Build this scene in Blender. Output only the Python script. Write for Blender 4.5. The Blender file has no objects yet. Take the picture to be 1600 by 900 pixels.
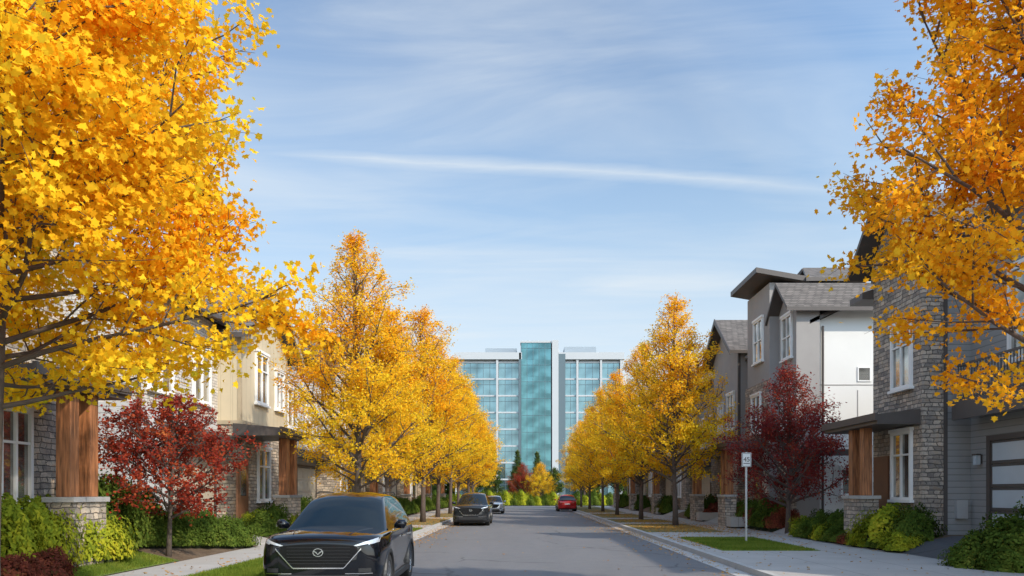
import bpy, math, random
import numpy as np
from mathutils import Vector, Matrix, Euler
from mathutils.bvhtree import BVHTree
random.seed(7); np.random.seed(7)
sc=bpy.context.scene
COL=sc.collection
# ------------------------------------------------------------------ materials
def base_mat(name):
    m=bpy.data.materials.new(name); m.use_nodes=True
    nt=m.node_tree; nt.nodes.clear()
    o=nt.nodes.new('ShaderNodeOutputMaterial')
    return m,nt,o
def N(nt,t,**k):
    return nt.nodes.new(t)
def math_(nt,op,a,b=None,clamp=False):
    n=nt.nodes.new('ShaderNodeMath'); n.operation=op; n.use_clamp=clamp
    for i,v in enumerate((a,b)):
        if v is None: continue
        if isinstance(v,(int,float)): n.inputs[i].default_value=v
        else: nt.links.new(v,n.inputs[i])
    return n.outputs[0]
def mixc(nt,f,a,b,mode='MIX'):
    n=nt.nodes.new('ShaderNodeMix'); n.data_type='RGBA'; n.blend_type=mode
    for i,v in ((0,f),(6,a),(7,b)):
        if isinstance(v,(int,float)): n.inputs[i].default_value=v
        elif isinstance(v,tuple): n.inputs[i].default_value=(*v[:3],1)
        else: nt.links.new(v,n.inputs[i])
    return n.outputs[2]
def ramp(nt,f,stops):
    n=nt.nodes.new('ShaderNodeValToRGB'); r=n.color_ramp
    while len(r.elements)<len(stops): r.elements.new(0.5)
    for e,(p,c) in zip(r.elements,stops):
        e.position=p; e.color=(*c,1) if isinstance(c,tuple) else (c,c,c,1)
    nt.links.new(f,n.inputs[0]); return n.outputs[0]
def noise(nt,vec,scale,detail=4,rough=.55):
    n=N(nt,'ShaderNodeTexNoise'); n.inputs['Scale'].default_value=scale
    n.inputs['Detail'].default_value=detail; n.inputs['Roughness'].default_value=rough
    if vec is not None: nt.links.new(vec,n.inputs['Vector'])
    return n.outputs['Fac']
def objc(nt):
    return nt.nodes.new('ShaderNodeTexCoord').outputs['Object']
def bump(nt,h,s,d=.02):
    b=nt.nodes.new('ShaderNodeBump'); b.inputs['Strength'].default_value=s; b.inputs['Distance'].default_value=d
    nt.links.new(h,b.inputs['Height']); return b.outputs[0]
def prin(nt,o,col,rough=.7,metal=0,nrm=None,spec=.5,coat=0):
    p=nt.nodes.new('ShaderNodeBsdfPrincipled')
    if isinstance(col,tuple): p.inputs['Base Color'].default_value=(*col,1)
    else: nt.links.new(col,p.inputs['Base Color'])
    if isinstance(rough,(int,float)): p.inputs['Roughness'].default_value=rough
    else: nt.links.new(rough,p.inputs['Roughness'])
    p.inputs['Metallic'].default_value=metal
    p.inputs['Specular IOR Level'].default_value=spec
    p.inputs['Coat Weight'].default_value=coat
    p.inputs['Coat Roughness'].default_value=.02
    if nrm is not None: nt.links.new(nrm,p.inputs['Normal'])
    nt.links.new(p.outputs[0],o.inputs[0]); return p
def plain(name,c,rough=.6,metal=0,var=.15,scale=3,bs=.1,spec=.5,coat=0,stretch=None):
    m,nt,o=base_mat(name); v=objc(nt)
    if stretch:
        mp=nt.nodes.new('ShaderNodeMapping'); mp.inputs['Scale'].default_value=stretch; nt.links.new(v,mp.inputs[0]); v=mp.outputs[0]
    n=noise(nt,v,scale,4)
    if stretch: n=ramp(nt,n,[(.35,0.),(.65,1.)])
    col=mixc(nt,n,tuple(x*(1-var) for x in c),tuple(min(1,x*(1+var)) for x in c))
    nr=bump(nt,noise(nt,v,scale*12,2),bs,.01) if bs else None
    prin(nt,o,col,rough,metal,nr,spec,coat); return m
def wallvec(nt):
    v=objc(nt); s=nt.nodes.new('ShaderNodeSeparateXYZ'); nt.links.new(v,s.inputs[0])
    h=math_(nt,'ADD',s.outputs[0],s.outputs[1])
    c=nt.nodes.new('ShaderNodeCombineXYZ'); nt.links.new(h,c.inputs[0]); nt.links.new(s.outputs[2],c.inputs[1])
    return v,c.outputs[0],h,s.outputs[2]
def stone(name,a,b,mortar,bw=.34,rh=.12,irr=1.):
    m,nt,o=base_mat(name); v,w,h,z=wallvec(nt)
    wd=nt.nodes.new('ShaderNodeVectorMath'); wd.operation='ADD'
    nn=N(nt,'ShaderNodeTexNoise'); nn.inputs['Scale'].default_value=4.; nn.inputs['Detail'].default_value=3; nt.links.new(w,nn.inputs['Vector'])
    sc_=nt.nodes.new('ShaderNodeVectorMath'); sc_.operation='MULTIPLY'; sc_.inputs[1].default_value=(.30*irr,.085*irr,0)
    nt.links.new(nn.outputs['Color'],sc_.inputs[0]); nt.links.new(w,wd.inputs[0]); nt.links.new(sc_.outputs[0],wd.inputs[1])
    br=nt.nodes.new('ShaderNodeTexBrick'); nt.links.new(wd.outputs[0],br.inputs['Vector'])
    br.inputs['Color1'].default_value=(*a,1); br.inputs['Color2'].default_value=(*b,1); br.inputs['Mortar'].default_value=(*mortar,1)
    br.inputs['Scale'].default_value=1; br.inputs['Mortar Size'].default_value=.012; br.inputs['Mortar Smooth'].default_value=.6
    br.inputs['Brick Width'].default_value=bw; br.inputs['Row Height'].default_value=rh; br.offset=.37; br.squash=.55; br.squash_frequency=2; br.offset_frequency=3
    n=noise(nt,v,6,5,.7)
    tint=ramp(nt,noise(nt,w,3.3,4,.85),[(.34,(1,.84,.68)),(.48,(.97,.94,.90)),(.62,(.66,.66,.68))])
    col=mixc(nt,.75,br.outputs['Color'],ramp(nt,n,[(.25,.5),(.5,.95),(.75,1.0)]),'MULTIPLY')
    col=mixc(nt,.9*min(1,irr+.2),col,tint,'MULTIPLY')
    hh=math_(nt,'SUBTRACT',math_(nt,'MULTIPLY',n,.9),br.outputs['Fac'])
    prin(nt,o,col,.88,0,bump(nt,hh,1.,.035)); return m
def siding(name,c,pitch=.17,vertical=False):
    m,nt,o=base_mat(name); v,w,h,z=wallvec(nt)
    f=math_(nt,'FRACT',math_(nt,'DIVIDE',h if vertical else z,pitch))
    if vertical: hh=math_(nt,'LESS_THAN',f,.14); line=ramp(nt,f,[(0,.75),(.03,1.),(.13,1.),(.17,.7),(.2,1.)])
    else: hh=math_(nt,'SUBTRACT',1.0,f); line=ramp(nt,f,[(0,.95),(.84,1.),(.93,.6),(1.,.55)])
    n=noise(nt,v,1.2,4)
    col=mixc(nt,1.,mixc(nt,n,tuple(x*.85 for x in c),tuple(min(1,x*1.12) for x in c)),line,'MULTIPLY')
    prin(nt,o,col,.65,0,bump(nt,hh,.6,.03)); return m
def shingle(name,c):
    m,nt,o=base_mat(name); v=objc(nt); s=nt.nodes.new('ShaderNodeSeparateXYZ'); nt.links.new(v,s.inputs[0])
    cb=nt.nodes.new('ShaderNodeCombineXYZ')
    nt.links.new(math_(nt,'ADD',s.outputs[0],s.outputs[1]),cb.inputs[0]); nt.links.new(s.outputs[2],cb.inputs[1])
    br=nt.nodes.new('ShaderNodeTexBrick'); nt.links.new(cb.outputs[0],br.inputs['Vector'])
    br.inputs['Color1'].default_value=(*c,1); br.inputs['Color2'].default_value=(*[x*1.6 for x in c],1); br.inputs['Mortar'].default_value=(*[x*.4 for x in c],1)
    br.inputs['Scale'].default_value=1; br.inputs['Mortar Size'].default_value=.012
    br.inputs['Brick Width'].default_value=.3; br.inputs['Row Height'].default_value=.09
    col=mixc(nt,.7,br.outputs[0],ramp(nt,noise(nt,v,3,5),[(.3,.5),(.7,1.)]),'MULTIPLY')
    prin(nt,o,col,.9,0,bump(nt,noise(nt,v,40,2),.4)); return m
def leafmat(name,cols,trans=.35,cs=1.0,rough=.5,amp=1.5):
    m,nt,o=base_mat(name); v=objc(nt)
    g=nt.nodes.new('ShaderNodeNewGeometry')
    r=g.outputs['Random Per Island']
    n=noise(nt,v,cs,2)
    f=math_(nt,'ADD',math_(nt,'MULTIPLY',r,.5),math_(nt,'MULTIPLY',math_(nt,'SUBTRACT',n,.5),amp))
    f=math_(nt,'ADD',f,.25,True)
    col=ramp(nt,f,cols)
    d=nt.nodes.new('ShaderNodeBsdfDiffuse'); nt.links.new(col,d.inputs[0])
    t=nt.nodes.new('ShaderNodeBsdfTranslucent'); nt.links.new(col,t.inputs[0])
    mx=nt.nodes.new('ShaderNodeMixShader'); mx.inputs[0].default_value=trans
    nt.links.new(d.outputs[0],mx.inputs[1]); nt.links.new(t.outputs[0],mx.inputs[2]); nt.links.new(mx.outputs[0],o.inputs[0])
    return m
def glassmat(name,c,metal=.0,rough=.04,ns=1.,dk=.45,lt=1.5,wave=.04):
    m,nt,o=base_mat(name); v=objc(nt)
    n=noise(nt,v,ns,3)
    col=mixc(nt,ramp(nt,n,[(.4,0.),(.6,1.)]),tuple(x*dk for x in c),tuple(min(1,x*lt) for x in c))
    prin(nt,o,col,rough,metal,bump(nt,noise(nt,v,1.3,1),wave,.05),1.0); return m
M={}
M['stone_warm']=stone('ledge_stone_warm',(.74,.62,.48),(.34,.29,.24),(.20,.175,.15))
M['stone_grey']=stone('ledge_stone_grey',(.66,.56,.46),(.27,.24,.215),(.17,.15,.13))
M['stone_white']=stone('painted_brick',(.76,.71,.64),(.64,.59,.53),(.46,.43,.39),.3,.1,.15)
M['beige']=siding('board_and_batten_beige',(.58,.49,.34),.42,True)
M['grey_sid']=siding('lap_siding_grey',(.30,.295,.285))
M['lt_sid']=siding('lap_siding_light',(.52,.51,.49))
M['tan_sid']=siding('lap_siding_tan',(.43,.36,.27))
M['greystucco']=plain('grey_stucco',(.33,.31,.295),.85,0,.12,1.5,.15)
M['white_pan']=plain('white_render_panel',(.74,.73,.70),.75,0,.07,.8,.06)
M['shingle']=shingle('roof_shingle',(.14,.12,.105))
M['trim_dark']=plain('dark_bronze_trim',(.085,.07,.062),.5)
M['trim_tan']=plain('tan_trim',(.42,.34,.23),.6)
M['trim_white']=plain('white_trim',(.82,.81,.78),.5,0,.06)
M['wood']=plain('cedar_post',(.33,.13,.05),.5,0,.5,4,.2,stretch=(6,6,.5))
M['wglass']=glassmat('window_glass',(.40,.39,.36),.75,.05,.9,.4,1.3)
M['garage_tan']=plain('garage_door_tan',(.48,.42,.33),.55)
M['garage_dark']=plain('garage_door_frame_bronze',(.085,.075,.068),.5)
M['frost']=plain('frosted_glass',(.48,.54,.58),.25,0,.15,1,.0,.8)
M['door']=plain('entry_door',(.18,.085,.045),.45)
def asphalt(name,c,tint):
    m,nt,o=base_mat(name); v=objc(nt)
    mp=nt.nodes.new('ShaderNodeMapping'); mp.inputs['Scale'].default_value=(1,.16,1); nt.links.new(v,mp.inputs[0])
    big=noise(nt,mp.outputs[0],.7,5,.6); fine=noise(nt,v,60,3,.7); mid=noise(nt,v,2.2,4,.7)
    a=mixc(nt,big,tuple(x*.74 for x in c),tuple(x*1.24 for x in c))
    a=mixc(nt,ramp(nt,mid,[(.42,0.),(.72,.45)]),a,tint)
    a=mixc(nt,.5,a,ramp(nt,fine,[(.3,.5),(.7,1.)]),'MULTIPLY')
    vo=nt.nodes.new('ShaderNodeTexVoronoi'); vo.feature='DISTANCE_TO_EDGE'; vo.inputs['Scale'].default_value=.33
    nz=N(nt,'ShaderNodeTexNoise'); nz.inputs['Scale'].default_value=1.1; nz.inputs['Detail'].default_value=5; nt.links.new(v,nz.inputs['Vector'])
    nt.links.new(mixc(nt,.35,v,nz.outputs['Color']),vo.inputs['Vector'])
    crack=ramp(nt,vo.outputs['Distance'],[(0,.5),(.004,.7),(.009,1.)])
    a=mixc(nt,ramp(nt,noise(nt,v,.25,2),[(.48,0.),(.54,1.)]),a,mixc(nt,1.,a,crack,'MULTIPLY'))
    prin(nt,o,a,.78,0,bump(nt,fine,.35,.01)); return m
M['asphalt']=asphalt('asphalt_road',(.175,.172,.175),(.225,.21,.195))
M['asphalt_dk']=asphalt('asphalt_driveway',(.085,.085,.09),(.10,.10,.10))
def concrete():
    m,nt,o=base_mat('sidewalk_concrete'); v=objc(nt); s=nt.nodes.new('ShaderNodeSeparateXYZ'); nt.links.new(v,s.inputs[0])
    f=math_(nt,'FRACT',math_(nt,'DIVIDE',s.outputs[1],1.5)); f2=math_(nt,'FRACT',math_(nt,'DIVIDE',s.outputs[0],1.62))
    line=mixc(nt,1.,ramp(nt,f,[(0,.35),(.012,.5),(.02,1.)]),ramp(nt,f2,[(0,.5),(.012,.6),(.02,1.)]),'MULTIPLY')
    n=noise(nt,v,.8,6,.65); n2=noise(nt,v,45,3)
    c=mixc(nt,n,(.34,.315,.285),(.53,.50,.46)); c=mixc(nt,1.,c,line,'MULTIPLY'); c=mixc(nt,.35,c,ramp(nt,n2,[(.3,.55),(.65,1.)]),'MULTIPLY')
    prin(nt,o,c,.85,0,bump(nt,n2,.25,.01)); return m
M['concrete']=concrete()
M['kerb']=plain('kerb_concrete',(.43,.415,.39),.85,0,.25,2,.2)
def ground(name,a,b,c,s):
    m,nt,o=base_mat(name); v=objc(nt)
    n=noise(nt,v,s,5,.7); n2=noise(nt,v,s*14,4,.7)
    col=mixc(nt,ramp(nt,n,[(.35,0.),(.65,1.)]),a,b); col=mixc(nt,ramp(nt,n2,[(.45,0.),(.7,.8)]),col,c)
    prin(nt,o,col,.95,0,bump(nt,n2,.8,.04)); return m
M['lawn']=ground('lawn_grass',(.10,.16,.025),(.17,.22,.035),(.055,.085,.018),.9)
M['dry']=ground('leaf_strewn_verge',(.15,.15,.045),(.21,.15,.06),(.10,.10,.03),1.1)
M['soil']=ground('bark_mulch',(.13,.085,.05),(.19,.13,.08),(.06,.04,.025),1.4)
M['field']=ground('ground_cover',(.05,.07,.02),(.09,.08,.03),(.03,.04,.01),.2)
M['leafA']=leafmat('maple_leaf_yellow',[(0,(.55,.56,.04)),(.18,(.93,.70,.04)),(.45,(.98,.64,.03)),(.75,(.98,.54,.022)),(1,(.93,.37,.015))],.5,.55)
M['leafB']=leafmat('maple_leaf_orange',[(0,(.86,.60,.04)),(.35,(.96,.56,.03)),(.7,(.93,.44,.02)),(1,(.78,.26,.015))],.5,.6)
M['leafC']=leafmat('street_tree_leaf',[(0,(.78,.66,.04)),(.22,(.98,.70,.04)),(.5,(.98,.61,.03)),(.78,(.97,.48,.022)),(1,(.88,.32,.015))],.5,.35)
M['leafR']=leafmat('japanese_maple_leaf_red',[(0,(.18,.025,.022)),(.4,(.36,.05,.03)),(.7,(.50,.09,.04)),(1,(.62,.20,.06))],.45,1.2)
M['leafR2']=leafmat('maple_leaf_burgundy',[(0,(.11,.02,.025)),(.4,(.23,.032,.032)),(.7,(.34,.055,.038)),(1,(.48,.12,.045))],.42,1.)
M['leafG']=leafmat('shrub_leaf_green',[(0,(.04,.065,.014)),(.4,(.085,.135,.022)),(.8,(.16,.21,.035)),(1,(.26,.28,.05))],.3,2.)
M['leafYG']=leafmat('shrub_leaf_lime',[(0,(.13,.18,.02)),(.4,(.29,.34,.03)),(.8,(.50,.48,.035)),(1,(.62,.52,.05))],.35,2.)
M['leafRd']=leafmat('shrub_leaf_red',[(0,(.08,.05,.02)),(.4,(.20,.05,.035)),(.8,(.34,.10,.05)),(1,(.20,.20,.03))],.3,2.)
M['leafFar']=leafmat('far_tree_leaf_green',[(0,(.04,.07,.02)),(.5,(.08,.12,.03)),(.85,(.16,.19,.04)),(1,(.35,.26,.03))],.3,.3)
M['litter']=leafmat('fallen_leaf',[(0,(.22,.12,.04)),(.4,(.45,.22,.05)),(.8,(.62,.33,.05)),(1,(.34,.12,.03))],.1,1.)
M['blade']=leafmat('grass_blade',[(0,(.08,.14,.02)),(.5,(.18,.25,.035)),(1,(.32,.34,.06))],.4,1.)
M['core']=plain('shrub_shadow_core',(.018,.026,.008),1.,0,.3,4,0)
M['bark']=plain('bark_grey_brown',(.10,.077,.06),.9,0,.45,7,.8)
M['bark2']=plain('bark_dark',(.11,.08,.065),.9,0,.4,7,.8)
M['metal']=plain('galvanised_metal',(.5,.5,.5),.45,.4,.1)
# ------------------------------------------------------------------ mesh builder
class MB:
    def __init__(s): s.V=[];s.F=[];s.M=[]
    def face(s,pts,m=0):
        i=len(s.V); s.V+= [tuple(p) for p in pts]; s.F.append(tuple(range(i,i+len(pts)))); s.M.append(m)
    def box(s,x0,x1,y0,y1,z0,z1,m=0):
        x0,x1=min(x0,x1),max(x0,x1);y0,y1=min(y0,y1),max(y0,y1);z0,z1=min(z0,z1),max(z0,z1)
        i=len(s.V)
        s.V+=[(x0,y0,z0),(x1,y0,z0),(x1,y1,z0),(x0,y1,z0),(x0,y0,z1),(x1,y0,z1),(x1,y1,z1),(x0,y1,z1)]
        for f in ((0,3,2,1),(4,5,6,7),(0,1,5,4),(1,2,6,5),(2,3,7,6),(3,0,4,7)):
            s.F.append(tuple(i+k for k in f)); s.M.append(m)
    def extr(s,pts,vec,m=0,mside=None):
        n=len(pts); i=len(s.V); mside=m if mside is None else mside
        s.V+=[tuple(p) for p in pts]+[tuple(a+b for a,b in zip(p,vec)) for p in pts]
        s.F.append(tuple(range(i,i+n))); s.M.append(m)
        s.F.append(tuple(range(i+2*n-1,i+n-1,-1))); s.M.append(mside)
        for k in range(n):
            s.F.append((i+k,i+(k+1)%n,i+n+(k+1)%n,i+n+k)); s.M.append(mside)
    def tube(s,pts,rad,n=6,m=0,cap=True):
        pts=[Vector(p) for p in pts]; i0=len(s.V); prev=None
        for k,p in enumerate(pts):
            d=(pts[min(k+1,len(pts)-1)]-pts[max(k-1,0)]).normalized()
            if prev is None: a=d.orthogonal().normalized()
            else:
                a=prev-d*prev.dot(d); a=a.normalized() if a.length>1e-5 else d.orthogonal().normalized()
            prev=a; b=d.cross(a)
            for j in range(n):
                t=2*math.pi*j/n; q=p+(a*math.cos(t)+b*math.sin(t))*rad[k]; s.V.append(tuple(q))
        for k in range(len(pts)-1):
            for j in range(n):
                s.F.append((i0+k*n+j,i0+k*n+(j+1)%n,i0+(k+1)*n+(j+1)%n,i0+(k+1)*n+j)); s.M.append(m)
        if cap:
            s.F.append(tuple(i0+j for j in range(n))[::-1]); s.M.append(m)
            s.F.append(tuple(i0+(len(pts)-1)*n+j for j in range(n))); s.M.append(m)
    def mesh(s,name,mats,base=(0,0,0),smooth=False,fixn=True):
        me=bpy.data.meshes.new(name)
        me.from_pydata([(a-base[0],b-base[1],c-base[2]) for a,b,c in s.V],[],s.F)
        for m in mats: me.materials.append(m)
        me.polygons.foreach_set('material_index',s.M)
        if smooth: me.polygons.foreach_set('use_smooth',[True]*len(s.F))
        me.update()
        if fixn:
            import bmesh
            bm=bmesh.new(); bm.from_mesh(me); bmesh.ops.recalc_face_normals(bm,faces=bm.faces); bm.to_mesh(me); bm.free()
        return me
def link(name,me,parent=None,loc=(0,0,0),**pr):
    o=bpy.data.objects.new(name,me); COL.objects.link(o); o.location=loc
    if parent: o.parent=parent
    for k,v in pr.items(): o[k]=v
    return o
def thing(name,label,cat,loc,group=None,me=None):
    o=link(name,me,None,loc); o['label']=label; o['category']=cat
    if me is None: o.empty_display_size=.3
    if group: o['group']=group
    return o
def struct(name,mb,mats,**k):
    o=link(name,mb.mesh(name,mats,**k)); o['kind']='structure'; return o
def bevel(o,w=.015,seg=2):
    b=o.modifiers.new('bevel','BEVEL'); b.width=w; b.segments=seg; b.limit_method='ANGLE'; return o
# ------------------------------------------------------------------ camera / world / sun
cam=bpy.data.cameras.new('camera'); co=bpy.data.objects.new('camera',cam); COL.objects.link(co)
co.location=(0,0,1.7); co.rotation_euler=(math.pi/2,0,0); cam.lens=26.3; cam.sensor_width=36
cam.shift_x=-.0125; cam.shift_y=.2; cam.clip_end=5000; sc.camera=co
EL=37
sun_dir=Vector((.70,-.68,0)).normalized()*math.cos(math.radians(EL))+Vector((0,0,math.sin(math.radians(EL))))
sl=bpy.data.lights.new('sun','SUN'); sl.energy=3.9; sl.angle=math.radians(1.0); sl.color=(1,.89,.74)
so=bpy.data.objects.new('sun',sl); COL.objects.link(so); so.rotation_euler=sun_dir.to_track_quat('Z','Y').to_euler(); so.location=(20,-20,30)
w=bpy.data.worlds.new('World'); sc.world=w; w.use_nodes=True; nt=w.node_tree; nt.nodes.clear()
wo=nt.nodes.new('ShaderNodeOutputWorld'); bg=nt.nodes.new('ShaderNodeBackground'); bg.inputs[1].default_value=.14
sky=nt.nodes.new('ShaderNodeTexSky'); sky.sky_type='NISHITA'; sky.sun_disc=False
sky.sun_elevation=math.radians(EL); sky.sun_rotation=math.atan2(sun_dir.x,sun_dir.y); sky.dust_density=.6; sky.ozone_density=1.4
g=nt.nodes.new('ShaderNodeTexCoord').outputs['Generated']; sp=nt.nodes.new('ShaderNodeSeparateXYZ'); nt.links.new(g,sp.inputs[0])
zz=math_(nt,'MAXIMUM',sp.outputs[2],.03)
u=math_(nt,'DIVIDE',sp.outputs[0],zz); v_=math_(nt,'DIVIDE',sp.outputs[1],zz)
def vec2(a,b,sa,sb,rot=0):
    c=nt.nodes.new('ShaderNodeCombineXYZ')
    aa=math_(nt,'ADD',math_(nt,'MULTIPLY',a,sa*math.cos(rot)),math_(nt,'MULTIPLY',b,sa*math.sin(rot)))
    bb=math_(nt,'ADD',math_(nt,'MULTIPLY',a,-sb*math.sin(rot)),math_(nt,'MULTIPLY',b,sb*math.cos(rot)))
    nt.links.new(aa,c.inputs[0]); nt.links.new(bb,c.inputs[1]); return c.outputs[0]
def nz(vec,s,d,r,dist=0):
    n=N(nt,'ShaderNodeTexNoise'); n.inputs['Scale'].default_value=s; n.inputs['Detail'].default_value=d; n.inputs['Roughness'].default_value=r; n.inputs['Distortion'].default_value=dist
    nt.links.new(vec,n.inputs['Vector']); return n.outputs['Fac']
n1=nz(vec2(u,v_,.45,.8,.12),1.0,5,.5,.5); n2=nz(vec2(u,v_,.5,1.6,-.1),1.4,6,.6,.9)
el=sp.outputs[2]
haze=ramp(nt,el,[(0,.96),(.12,.88),(.24,.70),(.36,.42),(.50,.12),(.7,0.)])
cl=math_(nt,'ADD',math_(nt,'MULTIPLY',n1,.72),math_(nt,'MULTIPLY',n2,.32))
clf=ramp(nt,cl,[(.45,0.),(.54,.20),(.66,.58),(.8,.78)])
ln=math_(nt,'ABSOLUTE',math_(nt,'SUBTRACT',math_(nt,'SUBTRACT',v_,2.318),math_(nt,'ADD',math_(nt,'MULTIPLY',u,.144),math_(nt,'MULTIPLY',math_(nt,'SUBTRACT',n2,.5),.18))))
tr=ramp(nt,ln,[(0,.62),(.025,.38),(.08,0.)])
mask=ramp(nt,math_(nt,'MULTIPLY',math_(nt,'ADD',u,1.2),.4),[(.1,0.),(.3,1.),(.75,.8),(1,0.)])
tr=math_(nt,'MULTIPLY',tr,mask); tr=math_(nt,'MULTIPLY',tr,ramp(nt,v_,[(0,0.),(.05,1.)]))
tot=math_(nt,'MAXIMUM',clf,tr)
skyc=mixc(nt,1.,sky.outputs[0],(.98,1.26,1.44),'MULTIPLY')
hz=mixc(nt,ramp(nt,el,[(.08,0.),(.34,1.)]),(6.2,6.5,6.6),(4.6,5.7,6.4))
skyc=mixc(nt,haze,skyc,hz)
skyf=mixc(nt,tot,skyc,(6.0,6.4,6.65))
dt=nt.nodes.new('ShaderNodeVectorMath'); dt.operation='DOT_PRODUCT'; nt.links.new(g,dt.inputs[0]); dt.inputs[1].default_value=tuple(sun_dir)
glow=ramp(nt,math_(nt,'ADD',math_(nt,'MULTIPLY',dt.outputs['Value'],.5),.5),[(.45,(.0,.0,.0)),(.75,(.45,.43,.40)),(1.,(1.,.96,.9))])  # extra sky brightness on the sun side behind the camera, added as fill light
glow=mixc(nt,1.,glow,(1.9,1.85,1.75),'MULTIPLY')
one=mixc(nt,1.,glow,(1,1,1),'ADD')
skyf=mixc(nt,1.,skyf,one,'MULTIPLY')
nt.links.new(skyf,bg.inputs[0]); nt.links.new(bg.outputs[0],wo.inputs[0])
sc.view_settings.view_transform='Standard'; sc.view_settings.look='None'; sc.view_settings.exposure=0
# ------------------------------------------------------------------ ground, road, walks
mb=MB(); mb.face([(-1500,-300,-.01),(1500,-300,-.01),(1500,2500,-.01),(-1500,2500,-.01)]); struct('ground',mb,[M['field']])
RL,RR=-4.3,4.7
mb=MB(); mb.face([(RL-.05,-25,.004),(RR+.05,-25,.004),(RR+.05,88,.004),(RL-.05,88,.004)]); mb.face([(-120,88,.004),(120,88,.004),(120,97,.004),(-120,97,.004)]); struct('road',mb,[M['asphalt']])
mb=MB()
for (a,b) in ((RL-.17,RL),(RR,RR+.17)):
    y=-25
    while y<87: mb.box(a,b,y,y+2.985,-.1,.134); y+=3
struct('kerb',mb,[M['kerb']])
mb=MB()
for (a,b) in ((RL+.003,RL+.4),(RR-.4,RR-.003)): mb.box(a,b,-25,87,-.1,.012)
struct('gutter_path',mb,[M['kerb']])
mb=MB(); mb.box(-7.9,-6.3,-25,87,-.1,.13)
for a,b in ((-25,3),(19.5,22.8),(33,36.5),(45,48),(57,60)): mb.box(-6.297,RL-.173,a,b,-.1,.132)
mb.box(8.0,9.8,-25,87,-.1,.13)
for a,b in ((-25,20.2),(26.2,29.8),(37.6,39.6),(44.5,47),(56,59)): mb.box(RR+.173,7.997,a,b,-.1,.132)
mb.box(RR+.173,5.35,20.203,26.197,-.1,.131)
struct('sidewalk',mb,[M['concrete']])
mb=MB()
for a,b in ((3,19.5),): mb.box(-6.303,RL-.175,a,b,-.1,.14)
mb.extr([(5.353,20.2,-.1),(7.994,20.2,-.1),(7.994,26.2,-.1),(5.353,26.2,-.1)],(0,0,.24))
struct('grass_verge',mb,[M['lawn']])
mb=MB()
for a,b in ((22.8,33),(36.5,45),(48,57),(60,87)): mb.box(-6.303,RL-.175,a,b,-.1,.14)
for a,b in ((29.8,37.6),(39.6,44.5),(47,56),(59,87)): mb.box(RR+.175,7.994,a,b,-.1,.14)
struct('grass_verge',mb,[M['dry']])
def prof(s):
    return [(7.9,.12),(9.2,.42),(9.9,.55),(32,.6)] if s<0 else [(9.8,.12),(10.5,.42),(11.2,.55),(32,.6)]
def zy(s,X):
    p=prof(s); return float(np.interp(X,[a for a,b in p],[b for a,b in p]))
for s in (-1,1):
    mb=MB(); p=prof(s)
    for (a,za),(b,zb) in zip(p,p[1:]): mb.face([(s*a,-25,za),(s*b,-25,zb),(s*b,87,zb),(s*a,87,za)])
    mb.face([(s*p[-1][0],-25,.6),(s*40,-25,-.02),(s*40,87,-.02),(s*p[-1][0],87,.6)]); mb.face([(s*p[0][0],87,.12),(s*32,87,.6),(s*32,89,-.02),(s*p[0][0],89,-.02)])
    struct('garden_soil',mb,[M['soil']],fixn=False)
def drape(name,s,X0,X1,y0,y1,mat,off):
    mb=MB(); xs=sorted(set([X0,X1]+[a for a,b in prof(s) if X0<a<X1]))
    for a,b in zip(xs,xs[1:]): mb.face([(s*a,y0,zy(s,a)+off),(s*b,y0,zy(s,b)+off),(s*b,y1,zy(s,b)+off),(s*a,y1,zy(s,a)+off)])
    struct(name,mb,[mat],fixn=False)
drape('lawn',-1,7.92,9.75,-25,17.2,M['lawn'],.02); drape('lawn',-1,7.92,9.2,24.4,27.6,M['lawn'],.02)
for a,b in ((22.2,24.2),(33.5,37),(45.5,49)): drape('driveway',-1,7.9,10.9,a,b,M['concrete'],.012)
drape('driveway',1,9.8,13,16.6,19.6,M['asphalt_dk'],.012); drape('lawn',1,9.82,11.5,14.2,16.5,M['lawn'],.02)
for a,b in ((26.6,29.6),(38,41),(50,53)): drape('driveway',1,9.8,12,a,b,M['concrete'],.012)
# ------------------------------------------------------------------ house pieces
def part(mb,name,mats,parent,base,smooth=False,bv=0,**pr):
    o=link(name,mb.mesh(name,mats,base,smooth),parent,**pr)
    if bv: bevel(o,bv)
    return o
def window(par,base,axis,n,pl,a0,a1,z0,z1,nc=2,rows=(.62,),frame='trim_white',t=.075,head=True):
    def bx(mb,p0,p1,a,b,c,d,m=0):
        q0,q1=pl+n*p0,pl+n*p1
        if axis=='x': mb.box(q0,q1,a,b,c,d,m)
        else: mb.box(a,b,q0,q1,c,d,m)
    f=MB(); pr_=.09 if head else .035
    bx(f,-.02,pr_,a0,a0+t,z0,z1); bx(f,-.02,pr_,a1-t,a1,z0,z1); bx(f,-.02,pr_-.002,a0+t+.001,a1-t-.001,z1-t,z1); bx(f,-.02,pr_-.002,a0+t+.001,a1-t-.001,z0,z0+t)
    if head:
        bx(f,-.02,.14,a0-.06,a1+.06,z0-.08,z0-.002)
        bx(f,-.02,.12,a0-.05,a1+.05,z1+.002,z1+.10)
    for k in range(1,nc): c=a0+(a1-a0)*k/nc; bx(f,-.02,.075,c-.03,c+.03,z0+t,z1-t)
    for r in rows: c=z0+(z1-z0)*r; bx(f,-.02,.07,a0+t,a1-t,c-.025,c+.025)
    fo=part(f,'window',[M[frame]],par,base)
    gm=MB(); bx(gm,-.02,.02,a0+.02,a1-.02,z0+.02,z1-.02)
    part(gm,'glass_pane',[M['wglass']],fo,base)
    return fo
def slab(mb,q,t=.16,m=0,ms=1):
    mb.extr(q,(0,0,-t),m,ms)
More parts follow.
